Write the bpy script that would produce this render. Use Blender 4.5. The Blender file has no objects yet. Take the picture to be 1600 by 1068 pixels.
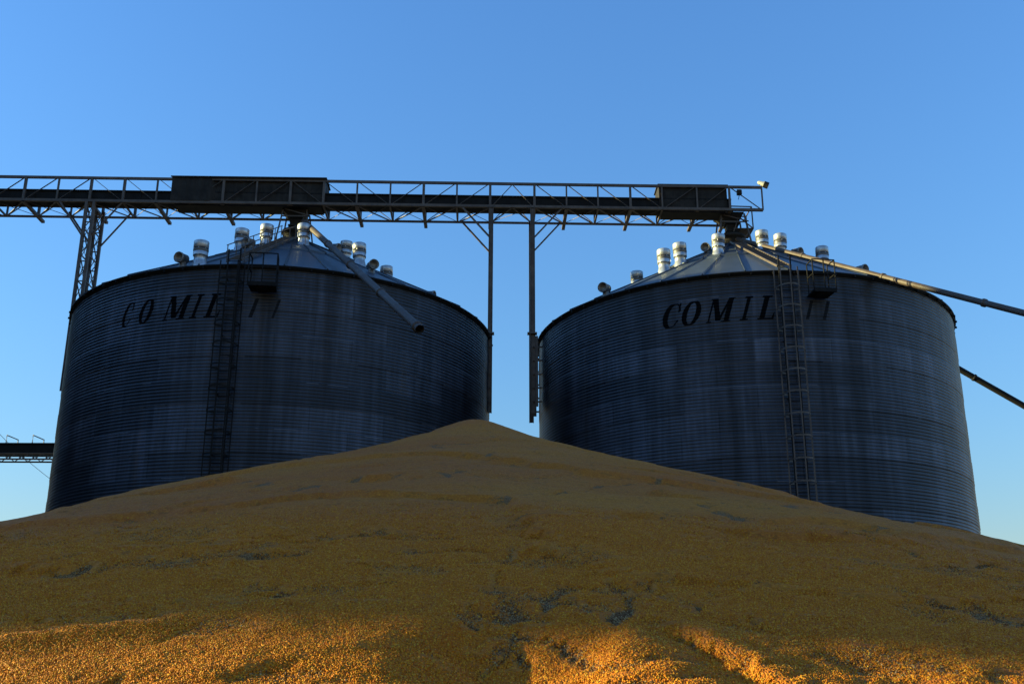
import bpy, math, random
import numpy as np
from mathutils import Vector, Matrix

random.seed(7); rng = np.random.default_rng(7)
sc = bpy.context.scene
C = sc.collection
rad = math.radians

# ------------------------------------------------------------------ camera
F, TILT, ROLL = 1700.0, 0.31365, 0.00276
CAMZ = 1.6
cam_d = bpy.data.cameras.new('camera'); cam = bpy.data.objects.new('camera', cam_d); C.objects.link(cam)
cam_d.sensor_width = 36; cam_d.lens = 36 * F / 1600; cam_d.clip_start = .05; cam_d.clip_end = 9000
cam.location = (0, 0, CAMZ)
cam.matrix_world = Matrix.Translation((0, 0, CAMZ)) @ Matrix.Rotation(math.pi/2 + TILT, 4, 'X') @ Matrix.Rotation(ROLL, 4, 'Z')
sc.camera = cam
_ct, _st, _cr, _sr = math.cos(TILT), math.sin(TILT), math.cos(ROLL), math.sin(ROLL)

def ray(px, py):
    X, Y = px - 800, py - 534
    X, Y = X*_cr + Y*_sr, -X*_sr + Y*_cr
    u = -Y
    return Vector((X, F*_ct - u*_st, F*_st + u*_ct)).normalized()
def at(px, py, Y):                      # world point on the photo ray at depth Y
    d = ray(px, py); return Vector((0, 0, CAMZ)) + d * (Y / d.y)
def proj(p):
    x, y, z = p[0], p[1], p[2] - CAMZ
    d = y*_ct + z*_st; u = -y*_st + z*_ct
    X = F*x/d; Y = -F*u/d
    return 800 + X*_cr - Y*_sr, 534 + X*_sr + Y*_cr

# ------------------------------------------------------------------ mesh builder
class MB:
    def __init__(s): s.v = []; s.f = []; s.sm = []
    def add(s, vs, fs, smooth=False):
        o = len(s.v); s.v += [tuple(v) for v in vs]
        s.f += [tuple(i + o for i in f) for f in fs]; s.sm += [smooth]*len(fs)
    def beam(s, p, q, w, h=None, up=(0, 0, 1)):
        h = h or w; p = Vector(p); q = Vector(q); d = (q - p).normalized(); up = Vector(up)
        if abs(d.dot(up)) > .98: up = Vector((0, 1, 0))
        a = d.cross(up).normalized()*(w/2); b = a.cross(d).normalized()*(h/2)
        vs = [p-a-b, p+a-b, p+a+b, p-a+b, q-a-b, q+a-b, q+a+b, q-a+b]
        s.add(vs, [(0,1,2,3)[::-1], (4,5,6,7), (0,1,5,4), (1,2,6,5), (2,3,7,6), (3,0,4,7)])
    def angle(s, p, q, w, t=.014, up=(0, 0, 1), flip=1):      # L profile steel angle
        p = Vector(p); q = Vector(q); d = (q - p).normalized(); up = Vector(up)
        if abs(d.dot(up)) > .98: up = Vector((0, 1, 0))
        a = d.cross(up).normalized()*flip; b = a.cross(d).normalized()*flip
        prof = [(0,0),(w,0),(w,t),(t,t),(t,w),(0,w)]
        vs = [e + a*(x-w/2) + b*(y-w/2) for e in (p, q) for x, y in prof]
        n = 6; fs = [(i, (i+1) % n, (i+1) % n + n, i + n) for i in range(n)]
        s.add(vs, fs + [tuple(range(n))[::-1], tuple(range(n, 2*n))])
    def box(s, c, size):
        x, y, z = c; a, b, h = size[0]/2, size[1]/2, size[2]/2
        s.add([(x-a,y-b,z-h),(x+a,y-b,z-h),(x+a,y+b,z-h),(x-a,y+b,z-h),(x-a,y-b,z+h),(x+a,y-b,z+h),(x+a,y+b,z+h),(x-a,y+b,z+h)],
              [(3,2,1,0),(4,5,6,7),(0,1,5,4),(1,2,6,5),(2,3,7,6),(3,0,4,7)])
    def poly(s, pts, r, n=8, caps=True, closed=False):        # tube along a polyline
        pts = [Vector(p) for p in pts]; m = len(pts); rings = []
        for i, p in enumerate(pts):
            if closed: d = pts[(i+1) % m] - pts[i-1]
            else: d = pts[min(i+1, m-1)] - pts[max(i-1, 0)]
            d.normalize(); up = Vector((0,0,1)) if abs(d.z) < .95 else Vector((0,1,0))
            a = d.cross(up).normalized(); b = a.cross(d)
            rr = r[i] if isinstance(r, (list, tuple)) else r
            rings.append([p + (a*math.cos(k*2*math.pi/n) + b*math.sin(k*2*math.pi/n))*rr for k in range(n)])
        vs = [v for g in rings for v in g]; fs = []
        for i in range(m if closed else m-1):
            j = (i+1) % m
            for k in range(n): fs.append((i*n+k, i*n+(k+1) % n, j*n+(k+1) % n, j*n+k))
        s.add(vs, fs, True)
        if caps and not closed: s.add(rings[0] + rings[-1], [tuple(range(n)), tuple(range(2*n-1, n-1, -1))])
    def lathe(s, prof, n=24, o=(0,0,0), M=None, smooth=True):
        vs = []
        for r, z in prof:
            for k in range(n):
                a = k*2*math.pi/n; v = Vector((r*math.cos(a), r*math.sin(a), z))
                if M: v = M @ v
                vs.append(v + Vector(o))
        fs = [(i*n+k, i*n+(k+1) % n, (i+1)*n+(k+1) % n, (i+1)*n+k) for i in range(len(prof)-1) for k in range(n)]
        s.add(vs, fs, smooth)
    def build(s, name, mat, parent=None, off=None):
        me = bpy.data.meshes.new(name)
        o3 = Vector(off) if off is not None else Vector((0,0,0))
        me.from_pydata([(v[0]-o3.x, v[1]-o3.y, v[2]-o3.z) for v in s.v], [], s.f)
        me.polygons.foreach_set('use_smooth', s.sm); me.materials.append(mat); me.update()
        ob = bpy.data.objects.new(name, me); C.objects.link(ob)
        if parent: ob.parent = parent
        elif off is not None: ob.location = o3
        return ob

def tag(o, label=None, cat=None, group=None, kind=None):
    if label: o['label'] = label
    if cat: o['category'] = cat
    if group: o['group'] = group
    if kind: o['kind'] = kind
    return o
def empty(name, loc, label, cat, group=None):
    o = bpy.data.objects.new(name, None); C.objects.link(o); o.location = loc; o.empty_display_size = .5
    return tag(o, label, cat, group)

# ------------------------------------------------------------------ materials
class NT:
    def __init__(s, name):
        s.m = bpy.data.materials.new(name); s.m.use_nodes = True; s.t = s.m.node_tree; s.n = s.t.nodes; s.l = s.t.links
        s.b = s.n['Principled BSDF']; s.out = s.n['Material Output']
    def new(s, kind, **kw):
        nd = s.n.new('ShaderNode' + kind)
        for k, v in kw.items(): setattr(nd, k, v)
        return nd
    def put(s, sock, v):
        if isinstance(v, bpy.types.NodeSocket): s.l.new(v, sock)
        else: sock.default_value = v
    def math(s, op, a, b=0.0, c=0.0):
        nd = s.new('Math', operation=op)
        s.put(nd.inputs[0], a); s.put(nd.inputs[1], b); s.put(nd.inputs[2], c); return nd.outputs[0]
    def mix(s, fac, a, b, mode='MIX'):
        nd = s.new('Mix', data_type='RGBA', blend_type=mode)
        s.put(nd.inputs[0], fac); s.put(nd.inputs[6], a); s.put(nd.inputs[7], b); return nd.outputs[2]
    def ramp(s, v, stops):
        nd = s.new('ValToRGB'); s.put(nd.inputs[0], v); e = nd.color_ramp.elements
        while len(e) < len(stops): e.new(1)
        for i, (p, c) in enumerate(stops):
            e[i].position = p; e[i].color = c if len(c) == 4 else (*c, 1)
        return nd.outputs[0]
    def noise(s, vec, scale, detail=3, rough=.5):
        nd = s.new('TexNoise'); s.put(nd.inputs['Vector'], vec); s.put(nd.inputs['Scale'], scale)
        nd.inputs['Detail'].default_value = detail; nd.inputs['Roughness'].default_value = rough; return nd.outputs[0]
    def comb(s, x, y, z):
        nd = s.new('CombineXYZ'); s.put(nd.inputs[0], x); s.put(nd.inputs[1], y); s.put(nd.inputs[2], z); return nd.outputs[0]
    def vmul(s, v, k):
        nd = s.new('VectorMath', operation='MULTIPLY'); s.put(nd.inputs[0], v); nd.inputs[1].default_value = k; return nd.outputs[0]
    def bump(s, h, strength, dist):
        nd = s.new('Bump'); s.put(nd.inputs['Height'], h); nd.inputs['Strength'].default_value = strength; nd.inputs['Distance'].default_value = dist
        s.l.new(nd.outputs[0], s.b.inputs['Normal']); return nd
    def set(s, **kw):
        for k, v in kw.items(): s.put(s.b.inputs[k.replace('_', ' ')], v)
        return s.m
def g(v): return (v, v, v, 1)

def mat_steel(name, c1, c2, rough=.55, metal=.3, scale=2.5):
    t = NT(name); tc = t.new('TexCoord').outputs['Object']
    n = t.noise(tc, scale, 6, .65); n2 = t.noise(t.vmul(tc, (9, 9, 2)), 1.0, 4, .6)
    col = t.mix(t.ramp(n, [(.35, g(0)), (.68, g(1))]), c1, c2)
    col = t.mix(t.math('MULTIPLY', t.ramp(n2, [(.55, g(0)), (.75, g(1))]), .5), col, (c2[0]*.5, c2[1]*.4, c2[2]*.35, 1))
    t.bump(n2, .15, .01)
    return t.set(Base_Color=col, Roughness=t.math('MULTIPLY_ADD', n, .25, rough-.12), Metallic=metal)

M_frame = mat_steel('frame_steel', (.115, .080, .058, 1), (.065, .045, .034, 1), .6, .25)
M_dark = mat_steel('trough_steel', (.014, .0115, .010, 1), (.008, .007, .006, 1), .7, .1)
M_cover = mat_steel('cover_sheet', (.034, .027, .021, 1), (.018, .0145, .0115, 1), .7, .1)
for _m in (M_dark, M_cover): _m.node_tree.nodes['Principled BSDF'].inputs['Specular IOR Level'].default_value = .15
M_galv = mat_steel('bright_galvanised', (.50, .50, .51, 1), (.34, .32, .30, 1), .36, .6, 4)
M_pipe = mat_steel('pipe_rust', (.085, .060, .043, 1), (.060, .032, .018, 1), .6, .2, 1.1)
M_hood = mat_steel('dull_galvanised', (.24, .22, .20, 1), (.12, .10, .085, 1), .5, .4, 5)
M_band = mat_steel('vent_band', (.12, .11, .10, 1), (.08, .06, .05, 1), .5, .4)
M_lamp = mat_steel('lamp_housing', (.45, .42, .36, 1), (.35, .32, .26, 1), .5, .2)

def mat_plain(name, c, rough=.6, metal=0):
    t = NT(name); tc = t.new('TexCoord').outputs['Object']
    return t.set(Base_Color=t.mix(t.noise(tc, 6, 4), c, (c[0]*.7, c[1]*.7, c[2]*.7, 1)), Roughness=rough, Metallic=metal)
M_letter = mat_plain('letter_paint', (.0045, .0045, .005, 1), 1.0); M_letter.node_tree.nodes['Principled BSDF'].inputs['Specular IOR Level'].default_value = .05
M_faded = mat_plain('faded_paint', (.019, .019, .021, 1), .9); M_faded.node_tree.nodes['Principled BSDF'].inputs['Specular IOR Level'].default_value = .1
M_hollow = mat_plain('bore_shade_black', (.012, .011, .010, 1), .8)  # black painted in for the shade inside the pipe mouths

R = 9.0
RIM = CAMZ + 14.97
PITCH, NS = .125, 6                      # corrugation pitch, samples per wave
TIER = PITCH*7
def mat_wall():
    t = NT('corrugated_zinc'); tc = t.new('TexCoord').outputs['Object']
    sp = t.new('SeparateXYZ'); t.l.new(tc, sp.inputs[0]); x, y, z = sp.outputs
    rnd = t.new('ObjectInfo').outputs['Random']
    ang = t.math('ARCTAN2', x, t.math('MULTIPLY', y, -1.0))
    u = t.math('MULTIPLY', ang, R)
    row = t.math('FLOOR', t.math('DIVIDE', z, TIER))
    SHW = 2*math.pi*R/20
    su = t.math('ADD', t.math('DIVIDE', u, SHW), t.math('MULTIPLY', t.math('MODULO', row, 2.0), .5))
    col_i = t.math('FLOOR', su)
    wn = t.new('TexWhiteNoise', noise_dimensions='3D'); t.l.new(t.comb(col_i, row, t.math('MULTIPLY', rnd, 91)), wn.inputs[0])
    sheet = wn.outputs[0]
    off = t.math('MULTIPLY', rnd, 37)
    st = t.noise(t.comb(t.math('ADD', t.math('MULTIPLY', u, 1.0), off), off, t.math('MULTIPLY', z, .055)), 1.25, 6, .65)
    st2 = t.noise(t.comb(t.math('MULTIPLY', u, 4.0), off, t.math('MULTIPLY', z, .22)), 1.0, 4, .6)
    big = t.noise(t.comb(t.math('ADD', u, off), z, off), .28, 3, .5)
    wr_ = t.new('TexWhiteNoise', noise_dimensions='2D'); t.l.new(t.comb(row, t.math('MULTIPLY', rnd, 13), 0.0), wr_.inputs[0])
    v = t.math('MULTIPLY', t.math('MULTIPLY_ADD', sheet, .62, .60), t.math('MULTIPLY_ADD', wr_.outputs[0], .5, .75))
    mott = t.noise(t.comb(t.math('ADD', u, off), t.math('MULTIPLY', z, .8), off), 1.1, 6, .7)
    v = t.math('MULTIPLY', v, t.math('MULTIPLY_ADD', mott, 1.3, .35))
    v = t.math('MULTIPLY', v, t.math('MULTIPLY_ADD', t.ramp(st, [(.32, g(0)), (.68, g(1))]), 1.15, .45))
    v = t.math('MULTIPLY', v, t.math('MULTIPLY_ADD', t.ramp(st2, [(.35, g(0)), (.7, g(1))]), .7, .68))
    v = t.math('MULTIPLY', v, t.math('MULTIPLY_ADD', big, .9, .5))
    # seams between sheets: a thin dark line at each edge and the row joints
    fu = t.math('FRACT', su); fz = t.math('FRACT', t.math('DIVIDE', z, TIER))
    seam = t.math('MAXIMUM', t.math('LESS_THAN', fu, .014), t.math('LESS_THAN', fz, .045))
    v = t.math('MULTIPLY', v, t.math('SUBTRACT', 1.0, t.math('MULTIPLY', seam, .4)))
    lip = t.math('MULTIPLY', t.math('GREATER_THAN', fz, .955), t.math('GREATER_THAN', t.noise(t.comb(u, z, off), .6, 2), .56))
    v = t.math('ADD', v, t.math('MULTIPLY', lip, 1.2))
    # rust and lime streaks under the eaves
    rs = t.ramp(t.noise(t.comb(t.math('MULTIPLY', u, 1.7), off, t.math('MULTIPLY', z, .1)), 1.0, 5, .6), [(.58, g(0)), (.74, g(1))])
    base = t.mix(t.math('MULTIPLY', rs, .55), (.040, .043, .055, 1), (.050, .037, .030, 1))
    col = t.mix(1.0, base, t.comb(v, v, v), 'MULTIPLY')
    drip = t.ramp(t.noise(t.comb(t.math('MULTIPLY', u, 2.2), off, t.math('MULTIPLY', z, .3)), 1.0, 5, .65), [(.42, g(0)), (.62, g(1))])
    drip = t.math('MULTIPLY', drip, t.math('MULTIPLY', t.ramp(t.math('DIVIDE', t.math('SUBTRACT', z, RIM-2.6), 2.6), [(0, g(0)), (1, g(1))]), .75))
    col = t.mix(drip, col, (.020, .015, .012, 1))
    return t.set(Base_Color=col, Roughness=t.math('MULTIPLY_ADD', st2, .25, .34), Metallic=.35)
M_wall = mat_wall()
def mat_roof():
    t = NT('roof_zinc'); tc = t.new('TexCoord').outputs['Object']
    sp = t.new('SeparateXYZ'); t.l.new(tc, sp.inputs[0]); x, y, z = sp.outputs
    ang = t.math('ARCTAN2', x, y); k = t.math('FLOOR', t.math('MULTIPLY', ang, 36/(2*math.pi)))
    wn = t.new('TexWhiteNoise', noise_dimensions='1D'); t.l.new(k, wn.inputs['W'])
    n = t.noise(tc, 1.6, 5, .6)
    v = t.math('MULTIPLY', t.math('MULTIPLY_ADD', wn.outputs[0], .3, .8), t.math('MULTIPLY_ADD', n, .7, .62))
    fr = t.math('FRACT', t.math('ADD', t.math('MULTIPLY', t.math('ARCTAN2', y, x), 36/(2*math.pi)), .012))
    v = t.math('MULTIPLY', v, t.math('SUBTRACT', 1.0, t.math('MULTIPLY', t.math('LESS_THAN', fr, .10), .6)))
    c = t.mix(1.0, (.068, .080, .098, 1), t.comb(v, v, v), 'MULTIPLY')
    return t.set(Base_Color=c, Roughness=.42, Metallic=.4)
M_roof = mat_roof()

# ------------------------------------------------------------------ silos
SIL = [(-10.004, 46.208), (10.222, 46.658)]
SL = math.tan(rad(28.6)); APEX = RIM + .1 + R*SL
AMP = .012

def wall_mesh():
    n = 192; rows = int(RIM/PITCH*NS); mb = MB()
    zz = [RIM*i/rows for i in range(rows+1)]
    vs = []
    for z in zz:
        r = R + AMP*math.cos(2*math.pi*z/PITCH) + (.012 if (int(z/TIER) % 2) else 0)
        for k in range(n):
            a = 2*math.pi*k/n; vs.append((r*math.cos(a), r*math.sin(a), z))
    fs = [(i*n+k, i*n+(k+1) % n, (i+1)*n+(k+1) % n, (i+1)*n+k) for i in range(rows) for k in range(n)]
    mb.add(vs, fs, True); return mb
def wall_r(z): return R + AMP*math.cos(2*math.pi*z/PITCH) + (.012 if (int(z/TIER) % 2) else 0)

def roof_mb():
    mb = MB(); NP = 36
    # pitched panels with raised standing ribs, in two lapped courses
    for (r0, r1, lift) in ((4.05, R+.09, 0), (.42, 4.2, .07)):
        vs = []; m = NP*4
        for r in (r0, r1):
            for k in range(m):
                a = 2*math.pi*(k - .5*(k % 4 == 1) + .0)/m
                a = 2*math.pi*(k//4 + (0, .012, .03, .042)[k % 4] * (R/max(r, 1.2)) ** .9)/NP
                z = APEX - r*SL + lift + (.055 if k % 4 in (1, 2) else 0)
                vs.append((r*math.cos(a), r*math.sin(a), z))
        mb.add(vs, [(k, (k+1) % m, m + (k+1) % m, m + k)[::-1] for k in range(m)])
        # downturned lip so the lap casts a line
        lip = vs[m:]; low = [(v[0], v[1], v[2]-(.04 if lift == 0 else .10)) for v in lip]
        mb.add(lip + low, [(k, (k+1) % m, m + (k+1) % m, m + k)[::-1] for k in range(m)])
    return mb

def unit(a): return Vector((math.cos(a), math.sin(a), 0))
def wall_angle(i, px, py):                # where a photo ray meets the wall of silo i
    d = ray(px, py); cx, cy = SIL[i]
    A = d.x**2 + d.y**2; B = -2*(d.x*cx + d.y*cy); Cc = cx*cx + cy*cy - R*R
    t = (-B - math.sqrt(max(B*B - 4*A*Cc, 0)))/(2*A)
    p = Vector((0, 0, CAMZ)) + d*t
    return math.atan2(p.y - cy, p.x - cx), p.z
def roof_spot(i, px, py, H, far=False):   # roof point whose top (H above it) falls on that ray
    cx, cy = SIL[i]; best = None
    for r in np.linspace(1.2, 8.8, 77):
        for a in np.linspace(0, 2*math.pi, 241)[:-1]:
            z = APEX - r*SL
            p = (cx + r*math.cos(a), cy + r*math.sin(a), z)
            nrm = (SL*math.cos(a), SL*math.sin(a), 1.0)
            vis = -(nrm[0]*p[0] + nrm[1]*p[1] + nrm[2]*(z - CAMZ)) > 0
            if vis == far: continue
            q = proj((p[0], p[1], z + H)); e = (q[0]-px)**2 + (q[1]-py)**2
            if best is None or e < best[0]: best = (e, r, a, z)
    return best[1:]

def vent_mb():
    mb = MB()
    mb.lathe([(.36, -.22), (.30, .10), (.285, .12), (.285, .36), (.30, .37), (.33, .38)], 28)
    mb.lathe([(.335, .40), (.335, .60), (.325, .605), (.325, .625), (.335, .63), (.335, .66)], 28)
    mb.lathe([(.33, .76), (.345, .77), (.345, 1.08), (.335, 1.10), (.30, 1.10), (.30, .95), (.0, .93)], 28)
    for k in range(6):
        a = k*math.pi/3; mb.beam((.31*math.cos(a), .31*math.sin(a), .36), (.31*math.cos(a), .31*math.sin(a), .78), .03)
    return mb
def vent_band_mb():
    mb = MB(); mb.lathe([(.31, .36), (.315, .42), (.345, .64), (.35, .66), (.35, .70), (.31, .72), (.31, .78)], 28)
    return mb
def exhaust_mb():                          # hooded fan: a drum lying along local x on a short neck
    mb = MB()
    mb.lathe([(.25, -.2), (.17, .0), (.16, .22)], 20)
    Mx = Matrix.Rotation(math.pi/2, 3, 'Y')
    mb.lathe([(.0, -.26), (.17, -.25), (.235, -.2), (.235, .22), (.26, .23), (.26, .33), (.22, .33), (.2, .12), (.0, .12)], 22, (.02, 0, .34), Mx)
    mb.beam((-.1, 0, .57), (.28, 0, .57), .05, .03)
    return mb

def ladder_mb(i, a, ztop):
    """Ladder with its rungs, in world coordinates, standing off the wall of silo i."""
    cx, cy = SIL[i]; o = Vector((cx, cy, 0)); ur = unit(a); ut = Vector((-ur.y, ur.x, 0))
    lad, cage = MB(), MB()
    base = o + ur*(R + .16)
    for s in (-.22, .22):
        lad.beam(base + ut*s + Vector((0,0,1.2)), base + ut*s + Vector((0,0,ztop + .9)), .045, .06, ur)
    z = 1.4
    while z < ztop + .6:
        lad.poly([base - ut*.22 + Vector((0,0,z)), base + ut*.22 + Vector((0,0,z))], .016, 6); z += .3
    z = 3.0
    while z < ztop:
        for s in (-.22, .22): lad.beam(o + ur*(R-.03) + ut*s + Vector((0,0,z)), base + ut*s + Vector((0,0,z)), .04, .04)
        z += 2.17
    z = 3.0; hr = .45
    arc = [(-.95, 0)] + []
    def hoop_pts(z):
        pts = []
        for k in range(13):
            t = math.pi*k/12
            pts.append(base + ut*(-hr*math.cos(t)) + ur*(.12 + hr*1.35*math.sin(t)) + Vector((0,0,z)))
        return [base - ut*.24 + Vector((0,0,z))] + pts + [base + ut*.24 + Vector((0,0,z))]
    while z < ztop + .3:
        P = hoop_pts(z)
        for p, q in zip(P, P[1:]): cage.beam(p, q, .012, .06)
        z += .80
    for k in (1, 4, 7, 10, 13):
        p = hoop_pts(0)[k]
        cage.beam(p + Vector((0,0,2.9)), p + Vector((0,0,ztop + .25)), .045, .012, ur)
    return lad, cage

def platform_mb(i, a0, a1, z):
    cx, cy = SIL[i]; o = Vector((cx, cy, 0)); fl, rail = MB(), MB(); w = .8
    n = 6; A = [a0 + (a1-a0)*k/n for k in range(n+1)]
    for k in range(n):
        for (r0, r1, zz, h) in ((R+.05, R+.05+w, z, .06),):
            vs = [o + unit(b)*r + Vector((0,0,h2)) for h2 in (zz-h, zz) for b in (A[k], A[k+1]) for r in (r0, r1)]
            fl.add(vs, [(0,1,3,2), (4,6,7,5), (0,4,5,1), (2,3,7,6), (1,5,7,3), (0,2,6,4)])
        fl.beam(o + unit(A[k])*(R+.05+w) + Vector((0,0,z-.03)), o + unit(A[k+1])*(R+.05+w) + Vector((0,0,z-.05)), .05, .15)
    for b in (A[0], A[3], A[-1]):
        rail.poly([o + unit(b)*(R+.03+w) + Vector((0,0,z)), o + unit(b)*(R+.03+w) + Vector((0,0,z+1.15))], .024, 8)
    fl.box((o + unit((a0+a1)/2)*(R+.05+w/2) + Vector((0,0,z-.11))), (.4, w*.7, .07))
    for h in (.6, 1.15):
        pts = [o + unit(A[0])*(R+.25) + Vector((0,0,z+h))] + [o + unit(b)*(R+.03+w) + Vector((0,0,z+h)) for b in A] + [o + unit(A[-1])*(R+.25) + Vector((0,0,z+h))]
        rail.poly(pts, .024, 8)
    for b in (A[0], A[-1]):
        rail.poly([o + unit(b)*(R+.25) + Vector((0,0,z)), o + unit(b)*(R+.25) + Vector((0,0,z+1.15))], .024, 8)
    return fl, rail

# italic serif letters: inside test on a unit box (u right, v up, slant removed)
def seg(u, v, x0, x1): return x0 <= u <= x1
def L_C(u, v):
    a = ((u-.52)/.50)**2 + ((v-.5)/.53)**2; b = ((u-.62)/.29)**2 + ((v-.5)/.46)**2
    return (a < 1 and b > 1 and not (u > .66 and .30 < v < .66)) or (.84 < u < .93 and .62 < v < 1.0)
def L_O(u, v):
    a = ((u-.5)/.50)**2 + ((v-.5)/.53)**2; b = ((u-.5)/.22)**2 + ((v-.5)/.44)**2
    return a < 1 and b > 1
def L_I(u, v): return .30 < u < .70 or ((v < .06 or v > .94) and .05 < u < .95)
def L_L(u, v): return .12 < u < .44 or (v < .07 and u < .98) or (v > .94 and u < .62) or (u > .86 and v < .30 and u > .86 + .1*(v/.3))
def L_M(u, v):
    if (v < .05 and (u < .22 or u > .62)) or (v > .95 and (u < .24 or u > .78)): return True
    if .06 < u < .13 or .72 < u < .93: return True
    d = .16 + (.50-.16)*(1-v)
    if d-.10 < u < d+.12 and v > .06: return True
    e = .78 - (.78-.50)*(1-v)
    return abs(u-e) < .05 and v > .06
def L_stroke(u, v): return v < .8
def letters(i, spec, z0, z1, root, slant=.30):
    cx, cy = SIL[i]; o = Vector((cx, cy, 0)); H = z1 - z0; dz = PITCH/NS; du = .02
    ks = range(int(z0/dz), int(z1/dz)+1)
    for fn, pxa, pxb, py in spec:
        mb = MB()
        a0 = wall_angle(i, pxa, py)[0]; a1 = wall_angle(i, pxb, py)[0]
        W = (a1-a0)*R
        for k in ks:
            za, zb = k*dz, (k+1)*dz; v = ((za+zb)/2 - z0)/H
            if not 0 <= v <= 1: continue
            nu = max(1, int((W + slant*H)/du)); run = None
            for q in range(nu+1):
                uu = q*du - slant*H*v
                ins = q < nu and 0 <= uu/W <= 1 and fn(uu/W, v)
                if ins and run is None: run = q
                if not ins and run is not None:
                    b0 = a0 + run*du/R; b1 = a0 + q*du/R
                    nn = max(1, int((b1-b0)*R/.15))
                    for s in range(nn):
                        c0 = b0 + (b1-b0)*s/nn; c1 = b0 + (b1-b0)*(s+1)/nn
                        ra, rb = wall_r(za)+.005, wall_r(zb)+.005
                        mb.add([o+unit(c0)*ra+Vector((0,0,za)), o+unit(c1)*ra+Vector((0,0,za)), o+unit(c1)*rb+Vector((0,0,zb)), o+unit(c0)*rb+Vector((0,0,zb))], [(0,1,2,3)], True)
                    run = None
        mb.build('letter', M_faded if fn is L_stroke else M_letter, root, o)

WALL = None; vent_src = None; exh_src = None
SPEC = [
  dict(label='left weathered corrugated grain silo with conical roof and worn black lettering, beside the lattice tower',
       lad=(365, 440), plat=((393, 450), (433, 452)),
       vents=[(314,381,0),(377,357,0),(417,350,0),(475.5,353,0),(541,376,1),(564.5,378,0),(606,417,1)],
       exh=[(287,396,0),(393,369,0),(521,377,1),(582,403,0),(669,451,1)],
       text=[(L_C,190,203,486),(L_O,215,234,484),(L_M,255,289,480),(L_I,296,308,477),(L_L,319,341,474),(L_stroke,389,395,473),(L_stroke,425,429,473)]),
  dict(label='right weathered corrugated grain silo with conical roof and black lettering, under a long pipe',
       lad=(1227, 450), plat=((1260, 456), (1291, 456)),
       vents=[(1035,388,0),(1061.5,381,0),(1120.5,366,0),(994.5,425,1),(1190,358,0),(1218.5,364,0),(1283,386,1)],
       exh=[(951,447,0),(1104,378,0),(1241,384,1),(1342,411,1)],
       text=[(L_C,1030,1057,495),(L_O,1060,1089,490),(L_M,1101,1139,483),(L_I,1153,1167,480),(L_L,1181,1206,479),(L_stroke,1257,1262,479),(L_stroke,1283,1288,479)])]
LETZ = [(486, 232), (485, 1120)]
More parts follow.
